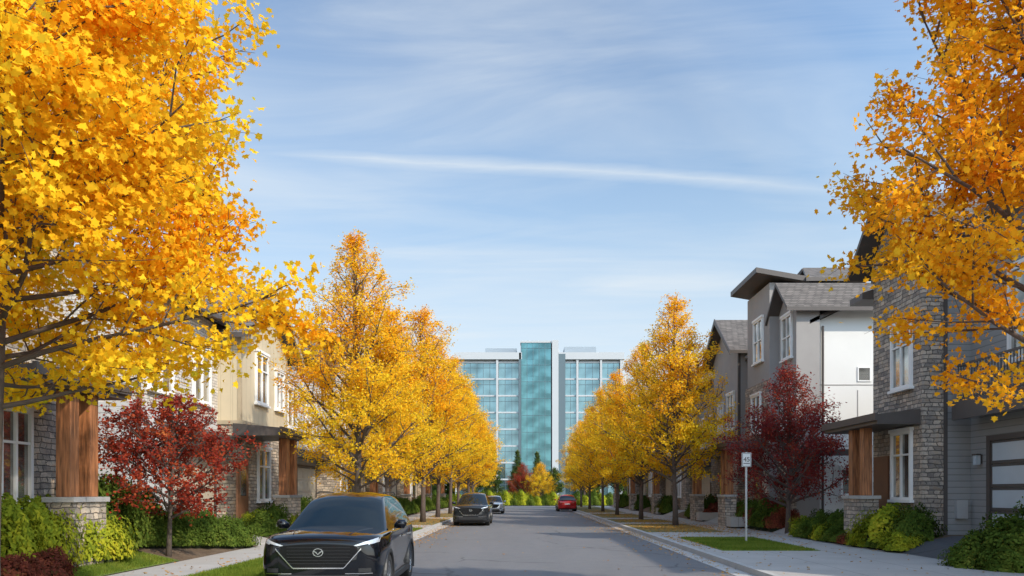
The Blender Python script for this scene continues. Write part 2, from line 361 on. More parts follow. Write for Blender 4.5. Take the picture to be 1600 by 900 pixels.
def gable_x(mb,s,Xa,Xb,y0,y1,ze,rise,oh=.45):
    ym=(y0+y1)/2; sl=rise/(ym-y0); za=ze-sl*oh; A,B=s*Xa,s*Xb
    slab(mb,[(A,y0-oh,za+.2),(B,y0-oh,za+.2),(B,ym,ze+rise+.2),(A,ym,ze+rise+.2)])
    slab(mb,[(A,y1+oh,za+.2),(B,y1+oh,za+.2),(B,ym+.002,ze+rise+.2),(A,ym+.002,ze+rise+.2)])
def gable_y(mb,s,Xa,Xb,y0,y1,ze,rise,oh=.45):
    xm=(Xa+Xb)/2; sl=rise/(xm-Xa); za=ze-sl*oh
    slab(mb,[(s*(Xa-oh),y0,za+.2),(s*(Xa-oh),y1,za+.2),(s*xm,y1,ze+rise+.2),(s*xm,y0,ze+rise+.2)])
    slab(mb,[(s*(Xb+oh),y0,za+.2),(s*(Xb+oh),y1,za+.2),(s*(xm+.002),y1,ze+rise+.2),(s*(xm+.002),y0,ze+rise+.2)])
def porch(par,base,s,X,y0,y1,zt=3.65,out=1.6,posts=None,pw=.15,door=True):
    c=MB(); c.extr([(s*(X-out),y0,zt),(s*(X-out),y0,zt+.27),(s*(X-.002),y0,zt+.42),(s*(X-.002),y0,zt)],(0,y1-y0,0))
    c.box(s*(X-out-.08),s*(X-out-.002),y0-.05,y1+.05,zt+.1,zt+.3)
    po=part(c,'porch',[M['trim_dark']],par,base)
    if posts is None: posts=(y1-1.35,y1-.6)
    for yy in posts:
        p=MB(); p.box(s*(X-out+.2),s*(X-out+.2+2*pw),yy-pw,yy+pw,1.62,zt-.002); part(p,'post',[M['wood']],po,base,bv=.012)
    a,b=posts[0]-pw-.1,posts[-1]+pw+.1
    p=MB(); p.box(s*(X-out+.1),s*(X-out+.6),a,b,.1,1.52); p.box(s*(X-out+.05),s*(X-out+.65),a-.05,b+.05,1.523,1.62,1)
    part(p,'pedestal',[M['stone_warm'] if s<0 else M['stone_grey'],M['concrete']],po,base)
    p=MB(); p.box(s*(X-out+.15),s*(X-.06),y0+.1,a-.02,.2,.62); part(p,'step',[M['concrete']],po,base)
    if door:
        p=MB(); p.box(s*(X-.001),s*(X-.06),y0+.3,y0+1.3,.65,2.8); p.box(s*(X-.062),s*(X-.075),y0+.55,y0+1.05,1.6,2.6,1)
        part(p,'door',[M['door'],M['wglass']],par,base)
def garage(par,base,s,X,y0,y1,z0=.6,z1=2.9,style='tan'):
    g=MB(); n=4; h=(z1-z0)/n
    for i in range(n):
        g.box(s*(X+.05),s*(X-.05),y0,y1,z0+i*h+.008,z0+(i+1)*h-.008,0)
        if style=='tan':
            k=4; ww=(y1-y0)/k
            for j in range(k): g.box(s*(X-.051),s*(X-.065),y0+j*ww+.1,y0+(j+1)*ww-.1,z0+i*h+.1,z0+(i+1)*h-.1,0)
    go=part(g,'garage_door',[M['garage_tan'] if style=='tan' else M['garage_dark']],par,base,bv=.006)
    if style!='tan':
        gl=MB()
        for i in range(n):
            k=2; ww=(y1-y0)/k
            for j in range(k): gl.box(s*(X-.051),s*(X-.06),y0+j*ww+.08,y0+(j+1)*ww-.08,z0+i*h+.09,z0+(i+1)*h-.07)
        part(gl,'glass_panel',[M['frost']],go,base)
    t=MB(); t.box(s*(X+.02),s*(X-.09),y0-.14,y0-.002,z0-.2,z1+.14); t.box(s*(X+.02),s*(X-.09),y1+.002,y1+.14,z0-.2,z1+.14); t.box(s*(X+.02),s*(X-.088),y0-.001,y1+.001,z1+.002,z1+.14)
    part(t,'garage_trim',[M['trim_dark']],par,base)
def downspout(par,base,s,X,y,z1):
    d=MB(); d.tube([(s*(X-.08),y,.5),(s*(X-.08),y,z1-.3),(s*(X-.4),y,z1)],[.045]*3,6); part(d,'downspout',[M['trim_dark']],par,base)
def lamp(par,base,s,X,y,z):
    d=MB(); d.box(s*(X-.002),s*(X-.05),y-.06,y+.06,z-.12,z+.12,0); d.box(s*(X-.052),s*(X-.2),y-.09,y+.09,z+.1,z+.14,0); d.box(s*(X-.06),s*(X-.18),y-.07,y+.07,z-.15,z+.098,1)
    part(d,'wall_lantern',[M['trim_dark'],M['frost']],par,base)
def house(s,X,y0,label,Lw=5.8,Lb=5.1,ew=7.6,eb=7.4,rise=1.95,wm='stone_white',bm='beige',st='stone_warm',stz=4.1,pv=(8.6,11.0),posts=None,pw=.15,wv=(7.2,8.5),gv=(2.2,5.3),gs='tan',depth=9.5,full=False,group=None,D=.8,trim='trim_tan',wrise=1.9,base_wing=None):
    base=(s*X,y0,.5); e=thing('townhouse',label,'house',base,group)
    y1=y0+Lw; y2=y1+Lb; W=X+D
    m=MB(); m.box(s*W,s*(W+depth),y0,y1,0,ew)
    xm=W+depth/2
    m.extr([(s*W,y0,ew),(s*(W+depth),y0,ew),(s*xm,y0,ew+wrise)],(0,Lw,0))
    part(m,'wall',[M[wm]],e,base)
    if base_wing:
        m=MB(); m.box(s*(W-.03),s*(W+depth),y0-.03,y1,0,4.2); part(m,'lower_siding',[M[base_wing]],e,base)
    m=MB(); zb=0
    m.box(s*X,s*(X+depth),y1+.002,y2,zb,eb); ym=(y1+y2)/2
    m.extr([(s*X,y1+.002,eb),(s*X,y2,eb),(s*X,ym,eb+rise)],(s*depth,0,0))
    part(m,'wall',[M[st] if full else M[bm]],e,base)
    if not full:
        m=MB(); m.box(s*(X-.08),s*(X+1.2),y1-.08,y2+.08,0,stz); part(m,'stone_cladding',[M[st]],e,base)
        m=MB(); m.box(s*(X-.13),s*(X+1.2),y1-.13,y2+.13,stz+.002,stz+.14); part(m,'belt_trim',[M[trim]],e,base)
        m=MB()
        for yy in (y1-.02,y2-.1): m.box(s*(X-.03),s*(X+.1),yy,yy+.12,stz+.145,eb)
        part(m,'corner_trim',[M[trim]],e,base)
    r=MB(); gable_x(r,s,X-.55,X+depth-.5,y1,y2,eb,rise); part(r,'roof',[M['shingle'],M['trim_dark']],e,base)
    r=MB(); sl=rise/(ym-y1)
    for q in (-1,1):
        ya=ym+q*((ym-y1)+.5); za=eb-sl*.5
        r.extr([(s*(X-.555),ya,za-.02),(s*(X-.555),ya,za+.24),(s*(X-.555),ym,eb+rise+.24),(s*(X-.555),ym,eb+rise-.04)],(-s*.05,0,0))
    part(r,'rake_board',[M[trim]],e,base)
    r=MB(); gable_y(r,s,W,W+depth,y0-.25,y1+(.3 if eb<ew else 0),ew,wrise); part(r,'roof',[M['shingle'],M['trim_dark']],e,base)
    gq=MB(); gq.box(s*(W-.5),s*(W-.62),y0-.25,y1-.5,ew-.12,ew+.03); part(gq,'gutter',[M['trim_dark']],e,base)
    X_=X-.08 if not full else X
    window(e,base,'x',-s,s*X_,y0+wv[0],y0+wv[1],1.4,3.35,2,(.66,))
    window(e,base,'x',-s,s*X,y0+wv[0],y0+wv[1],5.05,6.95,2,(.66,))
    if y0+wv[1]+2.1<y2: window(e,base,'x',-s,s*X,y0+wv[1]+.9,y0+wv[1]+1.9,5.05,6.6,2,(.66,))
    window(e,base,'x',-s,s*W,y0+gv[0]+1.6,y0+gv[1]-.2,4.7,6.5,2,(.66,)); window(e,base,'x',-s,s*W,y0+gv[0]-1.3,y0+gv[0]+.2,4.7,6.5,2,(.66,))
    window(e,base,'y',-1,y0,s*(W+2.2)-.5,s*(W+2.2)+.5,4.9,6.3,2,(.6,))
    garage(e,base,s,W-.03,y0+gv[0],y0+gv[1],style=gs)
    c=MB(); c.extr([(s*(W-.9),y0+gv[0]-.6,3.35),(s*(W-.9),y0+gv[0]-.6,3.6),(s*(W-.032),y0+gv[0]-.6,3.85),(s*(W-.032),y0+gv[0]-.6,3.35)],(0,y1-.1-(y0+gv[0]-.6),0)); part(c,'garage_canopy',[M['trim_dark']],e,base)
    lamp(e,base,s,W-.03,y0+gv[0]-.55,2.5)
    downspout(e,base,s,W,y0+.3,ew)
    if pv: porch(e,base,s,X_,y0+pv[0],y0+pv[1],posts=posts,pw=pw)
    return e
GL='townhouses lining the street'
house(-1,10,5.4,'stone townhouse with dark porch canopy on paired cedar posts',Lw=3.8,Lb=7.0,pv=(7.4,10.4),posts=(14.3,14.95),pw=.14,wv=(8.75,9.7),full=True,ew=8.2,eb=8.2,gv=(.6,3.2),group=GL)
house(-1,10,20.5,'beige gabled townhouse with stone base and tan garage door',pv=(4.9,7.9),posts=(26.95,27.85),wm='stone_white',base_wing='lt_sid',wv=(7.2,8.5),group=GL)
house(-1,10,33,'light siding townhouse with tall gable behind yellow street trees',wm='lt_sid',bm='lt_sid',eb=8.2,ew=8.2,group=GL)
house(-1,10,45,'tan townhouse with stone base behind yellow street trees',wm='tan_sid',bm='beige',group=GL)
house(-1,10,57,'grey siding townhouse with stone base along the street',wm='grey_sid',bm='lt_sid',group=GL)
house(-1,10,69,'beige townhouse with gable near the end of the street',group=GL)
house(1,11,37,'grey townhouse with steep gable and white trimmed windows',wm='greystucco',bm='greystucco',st='stone_grey',eb=9.1,ew=8.6,rise=1.9,Lw=1.5,Lb=5.2,pv=(3.5,6.0),wv=(2.2,3.5),gv=(.3,1.3),group=GL,trim='trim_dark')
house(1,11,45,'grey siding townhouse with garage behind yellow street trees',wm='grey_sid',bm='greystucco',st='stone_grey',eb=8.6,ew=8.6,group=GL,trim='trim_dark')
house(1,11,57,'light siding townhouse with stone base along the street',wm='lt_sid',bm='tan_sid',st='stone_grey',eb=8.2,ew=8.2,group=GL,trim='trim_dark')
house(1,11,69,'grey gabled townhouse near the end of the street',wm='grey_sid',bm='greystucco',st='stone_grey',group=GL,trim='trim_dark')
def r1():
    X=10.9; base=(X,12,.5); e=thing('townhouse','stone clad townhouse with balcony, dark garage door and porch','house',base,GL)
    ya,yb=20.5,23.4; Wg=12.2
    m=MB(); m.box(X,X+.62,ya,yb,0,8.9); m.box(X+.622,X+9,ya+.002,yb,0,8.9); ym=(ya+yb)/2
    m.extr([(X,ya,8.9),(X,yb,8.9),(X,ym,10.3)],(9,0,0))
    part(m,'stone_cladding',[M['stone_grey']],e,base)
    m=MB(); m.box(X+.62,X+9,ya-.03,ya,0,8.9); m.box(Wg,20,8,ya-.032,0,9.0); m.box(13.7,20,yb+.002,28.0,0,7.4); part(m,'wall',[M['grey_sid']],e,base)
    m=MB(); m.box(X-.05,X+.0,ya-.05,yb+.05,8.25,8.4); part(m,'belt_trim',[M['trim_dark']],e,base)
    r=MB(); gable_x(r,1,X-.6,X+9,ya,yb,8.9,1.4,.5); part(r,'roof',[M['shingle'],M['trim_dark']],e,base)
    r=MB(); gable_y(r,1,Wg,20.5,7.6,ya-.6,9.0,2.0,.6); part(r,'roof',[M['shingle'],M['trim_dark']],e,base)
    c=MB(); c.extr([(X-.35,yb-.02,7.75),(X-.35,yb-.02,7.95),(11.9,yb-.02,8.4),(11.9,yb-.02,7.75)],(0,.9,0)); part(c,'eyebrow_roof',[M['trim_dark']],e,base)
    window(e,base,'x',-1,X,21.0,22.15,4.7,6.55,2,(.66,)); window(e,base,'x',-1,X,21.0,22.15,1.5,3.45,2,(.66,))
    window(e,base,'x',-1,Wg,15.2,16.8,5.2,7.3,2,(.66,)); window(e,base,'x',-1,Wg,17.5,18.8,5.0,7.3,1,())
    garage(e,base,1,Wg,14.8,19.5,.62,3.05,'dark')
    b=MB(); b.box(11.6,Wg-.002,12.5,20.1,3.75,4.1); b.box(11.5,11.598,12.4,20.15,3.65,4.15); bo=part(b,'balcony',[M['trim_dark']],e,base)
    rr=MB(); rr.box(11.61,11.65,12.5,20.1,5.08,5.14); rr.box(11.615,11.645,12.5,20.1,4.2,4.24); rr.box(11.61,12.19,20.06,20.1,5.08,5.14)
    y=12.5
    while y<20.1: rr.box(11.62,11.64,y,y+.02,4.1,5.08); y+=.12
    part(rr,'railing',[M['trim_dark']],bo,base)
    m=MB(); m.box(X+.56,X+.66,ya-.05,ya-.031,0,8.7); part(m,'corner_trim',[M['trim_dark']],e,base)
    lamp(e,base,1,Wg,20.0,2.6)
    b=MB(); b.box(11.75,12.05,ya-.16,ya-.032,1.0,1.5); part(b,'utility_meter',[M['metal']],e,base)
    porch(e,base,1,10.9,20.6,24.2,3.6,1.2,posts=(22.0,22.75),pw=.13,door=False)
    p=MB(); p.box(X-.06,X-.001,22.35,23.25,.65,2.8); part(p,'door',[M['door']],e,base)
r1()
def r2():
    base=(11,30.3,.5); e=thing('townhouse','three storey grey and white townhouse with angled rooflines','house',base,GL)
    m=MB(); m.box(11.95,20,30.6,35.4,0,8.7); m.extr([(11.95,30.6,8.7),(20,30.6,8.7),(15.8,30.6,10.55)],(0,4.8,0)); part(m,'wall',[M['white_pan']],e,base)
    j=MB()
    for z in (3.6,6.1): j.box(11.96,18,30.585,30.602,z,z+.03)
    for x in (13.6,): j.box(x,x+.03,30.585,30.602,0,5.9)
    part(j,'panel_joint',[M['greystucco']],e,base)
    m=MB(); m.box(11,11.948,30.3,32.4,0,9.3); m.extr([(11,30.3,9.3),(11,32.4,9.3),(11,31.35,10.3)],(3.5,0,0)); m.box(11.95,14.5,31.2,32.4,8.8,9.3); part(m,'wall',[M['greystucco']],e,base)
    m=MB(); m.box(10.6,15.5,32.402,35.6,0,10.8); part(m,'wall',[M['greystucco']],e,base)
    m=MB(); m.box(10.92,11.0,30.28,32.38,0,3.2); m.box(10.5,10.598,32.38,35.62,0,6.6); part(m,'stone_cladding',[M['stone_grey']],e,base)
    r=MB(); gable_x(r,1,10.5,15.4,30.3,32.4,9.3,1.0,.35)
    part(r,'roof',[M['shingle'],M['trim_dark']],e,base)
    r=MB(); slab(r,[(9.9,32.0,11.35),(9.9,36.0,11.35),(12.2,36.0,10.95),(12.2,32.0,10.95)],.22,1,1)
    slab(r,[(12.0,31.9,10.9),(12.6,33.9,11.9),(15.6,33.9,11.9),(16.2,31.9,10.9)]); slab(r,[(12.0,36.0,10.9),(12.6,34,11.9),(15.6,34,11.9),(16.2,36,10.9)])
    part(r,'roof',[M['shingle'],M['trim_dark']],e,base)
    r=MB(); gable_y(r,1,11.95,19.65,30.3,35.4,8.7,1.85,.4); part(r,'roof',[M['shingle'],M['trim_dark']],e,base)
    window(e,base,'x',-1,11,30.7,31.9,7.3,9.1,2,(.5,)); window(e,base,'x',-1,10.6,33.2,34.5,7.6,9.5,2,(.5,))
    window(e,base,'x',-1,11,30.7,31.9,4.4,6.1,2,(.66,)); window(e,base,'x',-1,10.5,33.2,34.5,4.4,6.1,2,(.66,))
    window(e,base,'y',-1,30.6,13.6,14.15,6.25,6.85,1,(),t=.05,head=False)
    window(e,base,'y',-1,30.6,12.9,13.5,1.6,2.7,1,(.6,))
    d=MB(); d.tube([(12.15,30.5,8.5),(12.15,30.5,.6)],[.05,.05],6); part(d,'downspout',[M['trim_dark']],e,base)
    d=MB(); d.box(11.2,13.6,30.0,30.29,3.2,3.45); part(d,'canopy',[M['trim_dark']],e,base)
    porch(e,base,1,10.5,32.8,35.2)
r2()
# ------------------------------------------------------------------ office building
M['o_glass']=glassmat('office_glass',(.20,.35,.41),.75,.07,.07,.5,1.45,.02)
M['o_glass2']=glassmat('office_curtain_glass',(.11,.27,.31),.8,.05,.10,.45,1.5,.02)
M['o_conc']=plain('office_concrete',(.46,.48,.50),.7,0,.08,.1,.05)
M['o_dark']=plain('office_dark_panel',(.10,.145,.17),.4,0,.1,.2,0)
M['o_roof']=plain('office_plant_screen',(.28,.33,.37),.6,0,.1,.2,0)
def office():
    D=183; base=(3,D,0); e=thing('office_building','large glass and concrete office building closing the street','building',base)
    m=MB(); m.box(-17,-1.0,D+1,D+25,0,36); m.box(8.6,24,D+1,D+25,0,36); m.box(-.99,6.6,D+1.5,D+25,0,38.6); m.box(6.61,8.59,D+4,D+25,0,37.5)
    part(m,'wall',[M['o_conc']],e,base)
    f=MB()
    for (xa,xb,k) in ((-17,-1.0,3),(8.6,24,3)):
        f.box(xa-.3,xb+.3,D-.4,D+1,34.3,36.0)
        for z in range(9):
            zz=z*4.1+.7
            if zz<34: f.box(xa,xb,D+.3,D+1,zz,zz+.36)
    for x in (-17,-1.5,-7.0,8.6,23.3,12.6,18.4): f.box(x,x+.5,D-.2,D+1,0,34.3)
    part(f,'facade_frame',[M['o_conc']],e,base)
    f=MB(); f.box(6.65,8.2,D-1,D+4,0,38.9); part(f,'stair_tower',[M['o_conc']],e,base)
    f=MB(); f.box(-1.4,-.95,D-.4,D+1,0,35.9); f.box(8.22,9.9,D-.6,D+1,0,35.6); part(f,'dark_panel',[M['o_dark']],e,base)
    f=MB(); f.box(-10,-2,D+6,D+18,36.003,38.2); f.box(10,18,D+6,D+18,36.003,38.6); part(f,'rooftop_plant',[M['o_roof']],e,base)
    f=MB(); f.box(-1.1,6.5,D-.6,D+3,38.3,38.8); part(f,'parapet',[M['o_conc']],e,base)
    def panel(w_,h_,nx,gm,tilt):
        p=MB()
        for i in range(nx):
            a,b=w_*i/nx,w_*(i+1)/nx; t1,t2=tilt*math.sin(i*2.3+1),tilt*math.cos(i*3.1)
            p.face([(a,t1,0),(b,t2,0),(b,-t1,h_),(a,-t2,h_)],0)
        for i in range(nx+1): xx=w_*i/nx; p.box(max(0,xx-.045),min(w_,xx+.045),-.12,-.03,0,h_,1)
        p.box(.07,w_-.07,-.1,-.03,h_*.68,h_*.68+.07,1)
        return p.mesh('window',[M[gm],M['o_dark']],fixn=False)
    for (xa,xb) in ((-16.45,-7.0),(-6.45,-1.5),(9.9,12.6),(13.15,18.4),(18.95,23.3)):
        wd=xb-xa; P=panel(wd,3.72,max(2,round(wd/1.55)),'o_glass',.03)
        for z in range(8): link('window',P,e,(xa-base[0],.6,z*4.1+1.07))
    pc=panel(7.3,4.08,5,'o_glass2',.03)
    for z in range(9): link('curtain_window',pc,e,(-.9-base[0],-.3,z*4.1+1.4))
office()
# ------------------------------------------------------------------ trees
MAPLE=np.array([(0,-.5),(.20,-.30),(.44,-.26),(.34,.0),(.5,.22),(.22,.24),(0,.55),(-.22,.24),(-.5,.22),(-.34,.0),(-.44,-.26),(-.20,-.30)])
DIA=np.array([(0,-.55),(.36,-.05),(0,.55),(-.36,-.05)])
def leaves_mesh(name,P,size,shape,mat,outc=None,up=.5):
    n=len(P); k=len(shape); rng=np.random
    nn=rng.normal(size=(n,3)); nn/=np.linalg.norm(nn,axis=1)[:,None]
    nn[:,2]+=up
    if outc is not None:
        o=P-outc; o/=np.linalg.norm(o,axis=1)[:,None]+1e-6; nn+=.6*o
    nn/=np.linalg.norm(nn,axis=1)[:,None]
    t=rng.normal(size=(n,3)); t-=nn*(t*nn).sum(1)[:,None]; t/=np.linalg.norm(t,axis=1)[:,None]; b=np.cross(nn,t)
    s=(size*rng.uniform(.6,1.25,n))[:,None,None]; asp=rng.uniform(.6,1.05,n)[:,None,None]; fold=rng.uniform(-.1,.9,n)[:,None,None]
    V=P[:,None,:]+s*(asp*shape[None,:,0,None]*t[:,None,:]+shape[None,:,1,None]*b[:,None,:]-fold*np.abs(shape[None,:,0,None])*nn[:,None,:])
    V=V.reshape(-1,3)
    me=bpy.data.meshes.new(name); me.vertices.add(n*k); me.vertices.foreach_set('co',V.astype(np.float32).ravel())
    me.loops.add(n*k); me.loops.foreach_set('vertex_index',np.arange(n*k,dtype=np.int32))
    me.polygons.add(n); me.polygons.foreach_set('loop_start',np.arange(0,n*k,k,dtype=np.int32)); me.polygons.foreach_set('loop_total',np.full(n,k,dtype=np.int32))
    me.materials.append(mat); me.update(calc_edges=True); return me
def grow(seed,H,tr,h0,Rz,nl,nleaf,leaf,shape,lm,bark,e0=25,e1=65,spread=.09,sub=3.0,lean=0,lo=0.,thick=1.):
    rnd=random.Random(seed); np.random.seed(seed); mb=MB(); segs=[]
    tp=[]; nT=12
    for i in range(nT):
        t=i/(nT-1); tp.append(Vector((math.sin(t*5+seed)*.05*H*.12+lean*t,math.cos(t*4+seed)*.05*H*.12,t*H*.97)))
    tp[0]=Vector((tp[0].x,tp[0].y,-.25))
    rad=[tr*(1.35 if i==0 else 1)*(1-.93*(i/(nT-1)))**.9+.006 for i in range(nT)]
    mb.tube(tp,rad,10)
    def trunk(z):
        t=max(0,min(.999,z/(H*.97)))*(nT-1); i=int(t); return tp[i].lerp(tp[i+1],t-i), rad[i]
    ga=2.399
    for i in range(nl):
        t=i/(nl-1); zb=h0*.9+(H*.94-h0*.9)*t**1.05; az=i*ga+rnd.uniform(-.4,.4); ele=math.radians(e0+(e1-e0)*t+rnd.uniform(-8,8))
        p0,r0=trunk(zb); L=H
        d=Vector((math.cos(az)*math.cos(ele),math.sin(az)*math.cos(ele),math.sin(ele)))
        while L>.3:
            q=p0+d*L
            if q.z<H and math.hypot(q.x,q.y)<=Rz(q.z): break
            L*=.95
        L*=rnd.uniform(.74,1.1)
        pts=[p0]; dd=d.copy(); nS=6
        for k in range(nS):
            dd=(dd+Vector((rnd.gauss(0,.09),rnd.gauss(0,.09),rnd.gauss(.04,.07)))).normalized(); pts.append(pts[-1]+dd*L/nS)
        rl=min(r0*.6,.010+.018*L)*thick
        mb.tube(pts,[rl*(1-.85*k/nS)+.003 for k in range(nS+1)],5,cap=False)
        segs.append((pts[-2],pts[-1],1.))
        ns=max(3,int(L*sub))
        for j in range(ns):
            f=.18+.8*(j+.5)/ns; k=min(nS-1,int(f*nS)); p=pts[k].lerp(pts[k+1],f*nS-k)
            dr=(pts[k+1]-pts[k]).normalized(); side=dr.orthogonal().normalized(); side.rotate(Matrix.Rotation(rnd.uniform(0,6.28),3,dr))
            a=rnd.uniform(.55,1.0); sd=(dr*math.cos(a)+side*math.sin(a)+Vector((0,0,.12))).normalized()
            Ls=(.16+.30*(1-f))*L*rnd.uniform(.7,1.25)+.18
            sp_=[p,p+sd*Ls*.5,p+sd*Ls+Vector((rnd.gauss(0,.05),rnd.gauss(0,.05),rnd.gauss(.03,.04)))*Ls*2]
            if sp_[2].z<lo: continue
            mb.tube(sp_,[rl*.35+.002,rl*.2+.002,.003],4,cap=False)
            segs.append((sp_[0].lerp(sp_[1],.5),sp_[1],.5)); segs.append((sp_[1],sp_[2],1.))
            for q in range(3 if Ls<.8 else 5):
                ff=rnd.uniform(.2,1); pp=sp_[0].lerp(sp_[2],ff); tw=(sd+Vector((rnd.gauss(0,.7),rnd.gauss(0,.7),rnd.gauss(.1,.5)))).normalized()*Ls*rnd.uniform(.25,.5)
                mb.tube([pp,pp+tw],[.005,.002],3,cap=False); segs.append((pp,pp+tw,1.2))
    A=np.array([s[0] for s in segs]);B=np.array([s[1] for s in segs]); wt=np.array([(s[1]-s[0]).length**.8*s[2] for s in segs])
    wt*=np.random.uniform(.3,1.7,len(wt)); wt/=wt.sum()
    idx=np.random.choice(len(segs),nleaf,p=wt); f=np.random.uniform(0,1.05,nleaf)[:,None]
    P=A[idx]*(1-f)+B[idx]*f+np.random.normal(0,spread,(nleaf,3))
    P=P[P[:,2]>lo-.15]
    wood=mb.mesh('trunk',[bark],smooth=True,fixn=False)
    return wood, leaves_mesh('crown',P,leaf,shape,lm,np.array([0,0,H*.45]))
def put_tree(name,label,cat,meshes,loc,rot=0,scale=1,sz=None,group=None):
    e=thing(name,label,cat,loc,group); e.rotation_euler=(0,0,rot); e.scale=(scale,scale,sz or scale)
    link('trunk',meshes[0],e); link('crown',meshes[1],e); return e
def env(pts):
    zs=[a for a,b in pts]; rs=[b for a,b in pts]
    return lambda z: float(np.interp(z,zs,rs))
tL=grow(11,9.8,.085,2.75,env([(2.5,.7),(3.1,2.2),(3.8,3.0),(4.6,3.3),(5.6,3.0),(6.9,2.4),(9.8,.3)]),72,100000,.080,MAPLE,M['leafA'],M['bark'],12,60,.11,3.6,0,2.7,.75)
put_tree('maple_tree','large yellow maple with green-tinged leaves on the grass verge','tree',tL,(-5.58,7.9,.13),.5)
tR=grow(23,9.6,.12,2.8,env([(2.3,.6),(3.0,1.6),(3.6,2.2),(4.6,2.7),(6,2.45),(7.1,1.85),(9.6,.2)]),54,46000,.075,MAPLE,M['leafB'],M['bark2'],20,62,.085,3.4,0,2.45,.75)
put_tree('maple_tree','golden orange maple with open branches over sidewalk','tree',tR,(6.05,8.1,.13))
mids=[grow(31,10,.10,1.9,env([(1.5,.6),(2.6,2.1),(4.2,2.65),(5.6,2.25),(7.6,1.25),(10,.1)]),64,46000,.078,DIA,M['leafC'],M['bark'],28,68,.085,3.0),
      grow(47,10,.10,2.0,env([(1.7,.7),(3.0,2.3),(4.8,2.6),(6.6,2.1),(8.4,1.1),(10,.1)]),60,36000,.09,DIA,M['leafC'],M['bark2'],25,66,.10,3.0),
      grow(59,10,.10,2.1,env([(1.9,.8),(3.2,2.2),(4.6,2.5),(6.2,2.2),(8.2,1.2),(10,.15)]),60,36000,.09,DIA,M['leafC'],M['bark2'],30,68,.10,3.0)]
TG='yellow street trees lining the kerbs'
rows=[(-5.4,24,9.9,0,0),(-5.8,31.5,9.4,1,1),(-5.5,40,11.4,2,2),(-5.6,48,11.2,1,3),(-5.5,56,11.8,2,4),(-5.7,65,11.6,1,5),(-5.6,75,12,2,6),(-5.9,84,11.5,1,1.3),(-7,101,10,2,2),(-9,112,9,1,2),
      (7.2,36,11.0,1,.6),(6.9,44,10.4,2,3.6),(6.5,53,10.2,1,2.4),(6.4,62,10.2,2,.9),(6.3,72,9.8,1,4.4),(6.3,83,9.6,2,5),(8,101,9,1,1),(9,113,9,2,2)]
for x,y,h,k,r in rows:
    sc_=h/10; put_tree('street_tree','slender yellow autumn street tree in grass verge' if k!=0 else 'tall golden autumn tree tapering to a point behind parked car','tree',mids[k],(x,y,.13 if y<87 else 0),r,sc_*(1.10 if k==0 else 1.12),sc_,TG)
jm=grow(71,3.5,.055,.9,env([(.7,.6),(1.3,1.6),(2.0,1.95),(2.7,1.7),(3.3,.9),(3.6,.3)]),36,13500,.07,MAPLE,M['leafR'],M['bark'],18,50,.055,5,.25)
put_tree('red_maple_tree','small spreading red japanese maple above dark hedge','tree',jm,(-8.35,17.5,.30))
jr=grow(83,6.1,.09,.9,env([(.5,1.2),(1.3,2.5),(2.6,2.7),(3.8,2.1),(5,1.3),(6.2,.2)]),52,20000,.09,DIA,M['leafR2'],M['bark2'],22,62,.10,3.6)
put_tree('red_maple_tree','burgundy maple standing before grey and white townhouse','tree',jr,(9.95,28.3,.3),1.0)
gt=grow(91,9,.12,1.5,env([(1,1.5),(2.5,2.8),(4.5,3.1),(7,2.2),(9,.3)]),46,11000,.26,DIA,M['leafFar'],M['bark2'],20,60,.2,2.2)
con=grow(97,12,.15,.8,env([(.6,2.6),(3,2.1),(7,1.2),(12,.05)]),80,13000,.22,DIA,M['leafFar'],M['bark2'],0,25,.15,2.2)
for i,(x,y,h,kk) in enumerate([(-14,108,.9,0),(-5,118,.8,1),(-1,128,.7,0),(2.5,150,.85,1),(5.5,140,.7,0),(10,120,.9,0),(15,112,.9,0),(22,108,1,0),(-22,112,1,0),(-1.5,155,.9,1),(-9,140,1.1,0),(13,150,1,1),(-30,105,1.1,0),(31,106,1.1,0),(19,140,1.1,0),(-18,140,1.1,0)]):
    put_tree('green_tree' if kk==0 else 'conifer_tree','green tree beyond the end of the street','tree',gt if kk==0 else con,(x,y,0),i*1.1,h,None,'green trees beyond the street end')
ft=(jr[0],jr[1].copy()); ft[1].materials[0]=M['leafC']
put_tree('yellow_tree','small bright yellow tree before the office building','tree',ft,(2.2,104,0),.4,.95)
ft2=(jr[0],jr[1].copy()); ft2[1].materials[0]=M['leafR']
put_tree('red_tree','small red tree beside the yellow tree at street end','tree',ft2,(-.3,106,0),1.4,.95)
th=np.random.uniform(-190,190,26000)
P=np.stack([th,230+np.random.normal(0,6,26000),np.abs(np.random.uniform(0,1,26000))**.8*(8+3*np.sin(th*.21)+2*np.sin(th*.07+1)+np.sin(th*.9))],1)
o=link('far_wood',leaves_mesh('far_wood',P,2.2,DIA,M['leafFar'])); o['kind']='stuff'; o['label']='dense band of distant woodland behind the buildings'
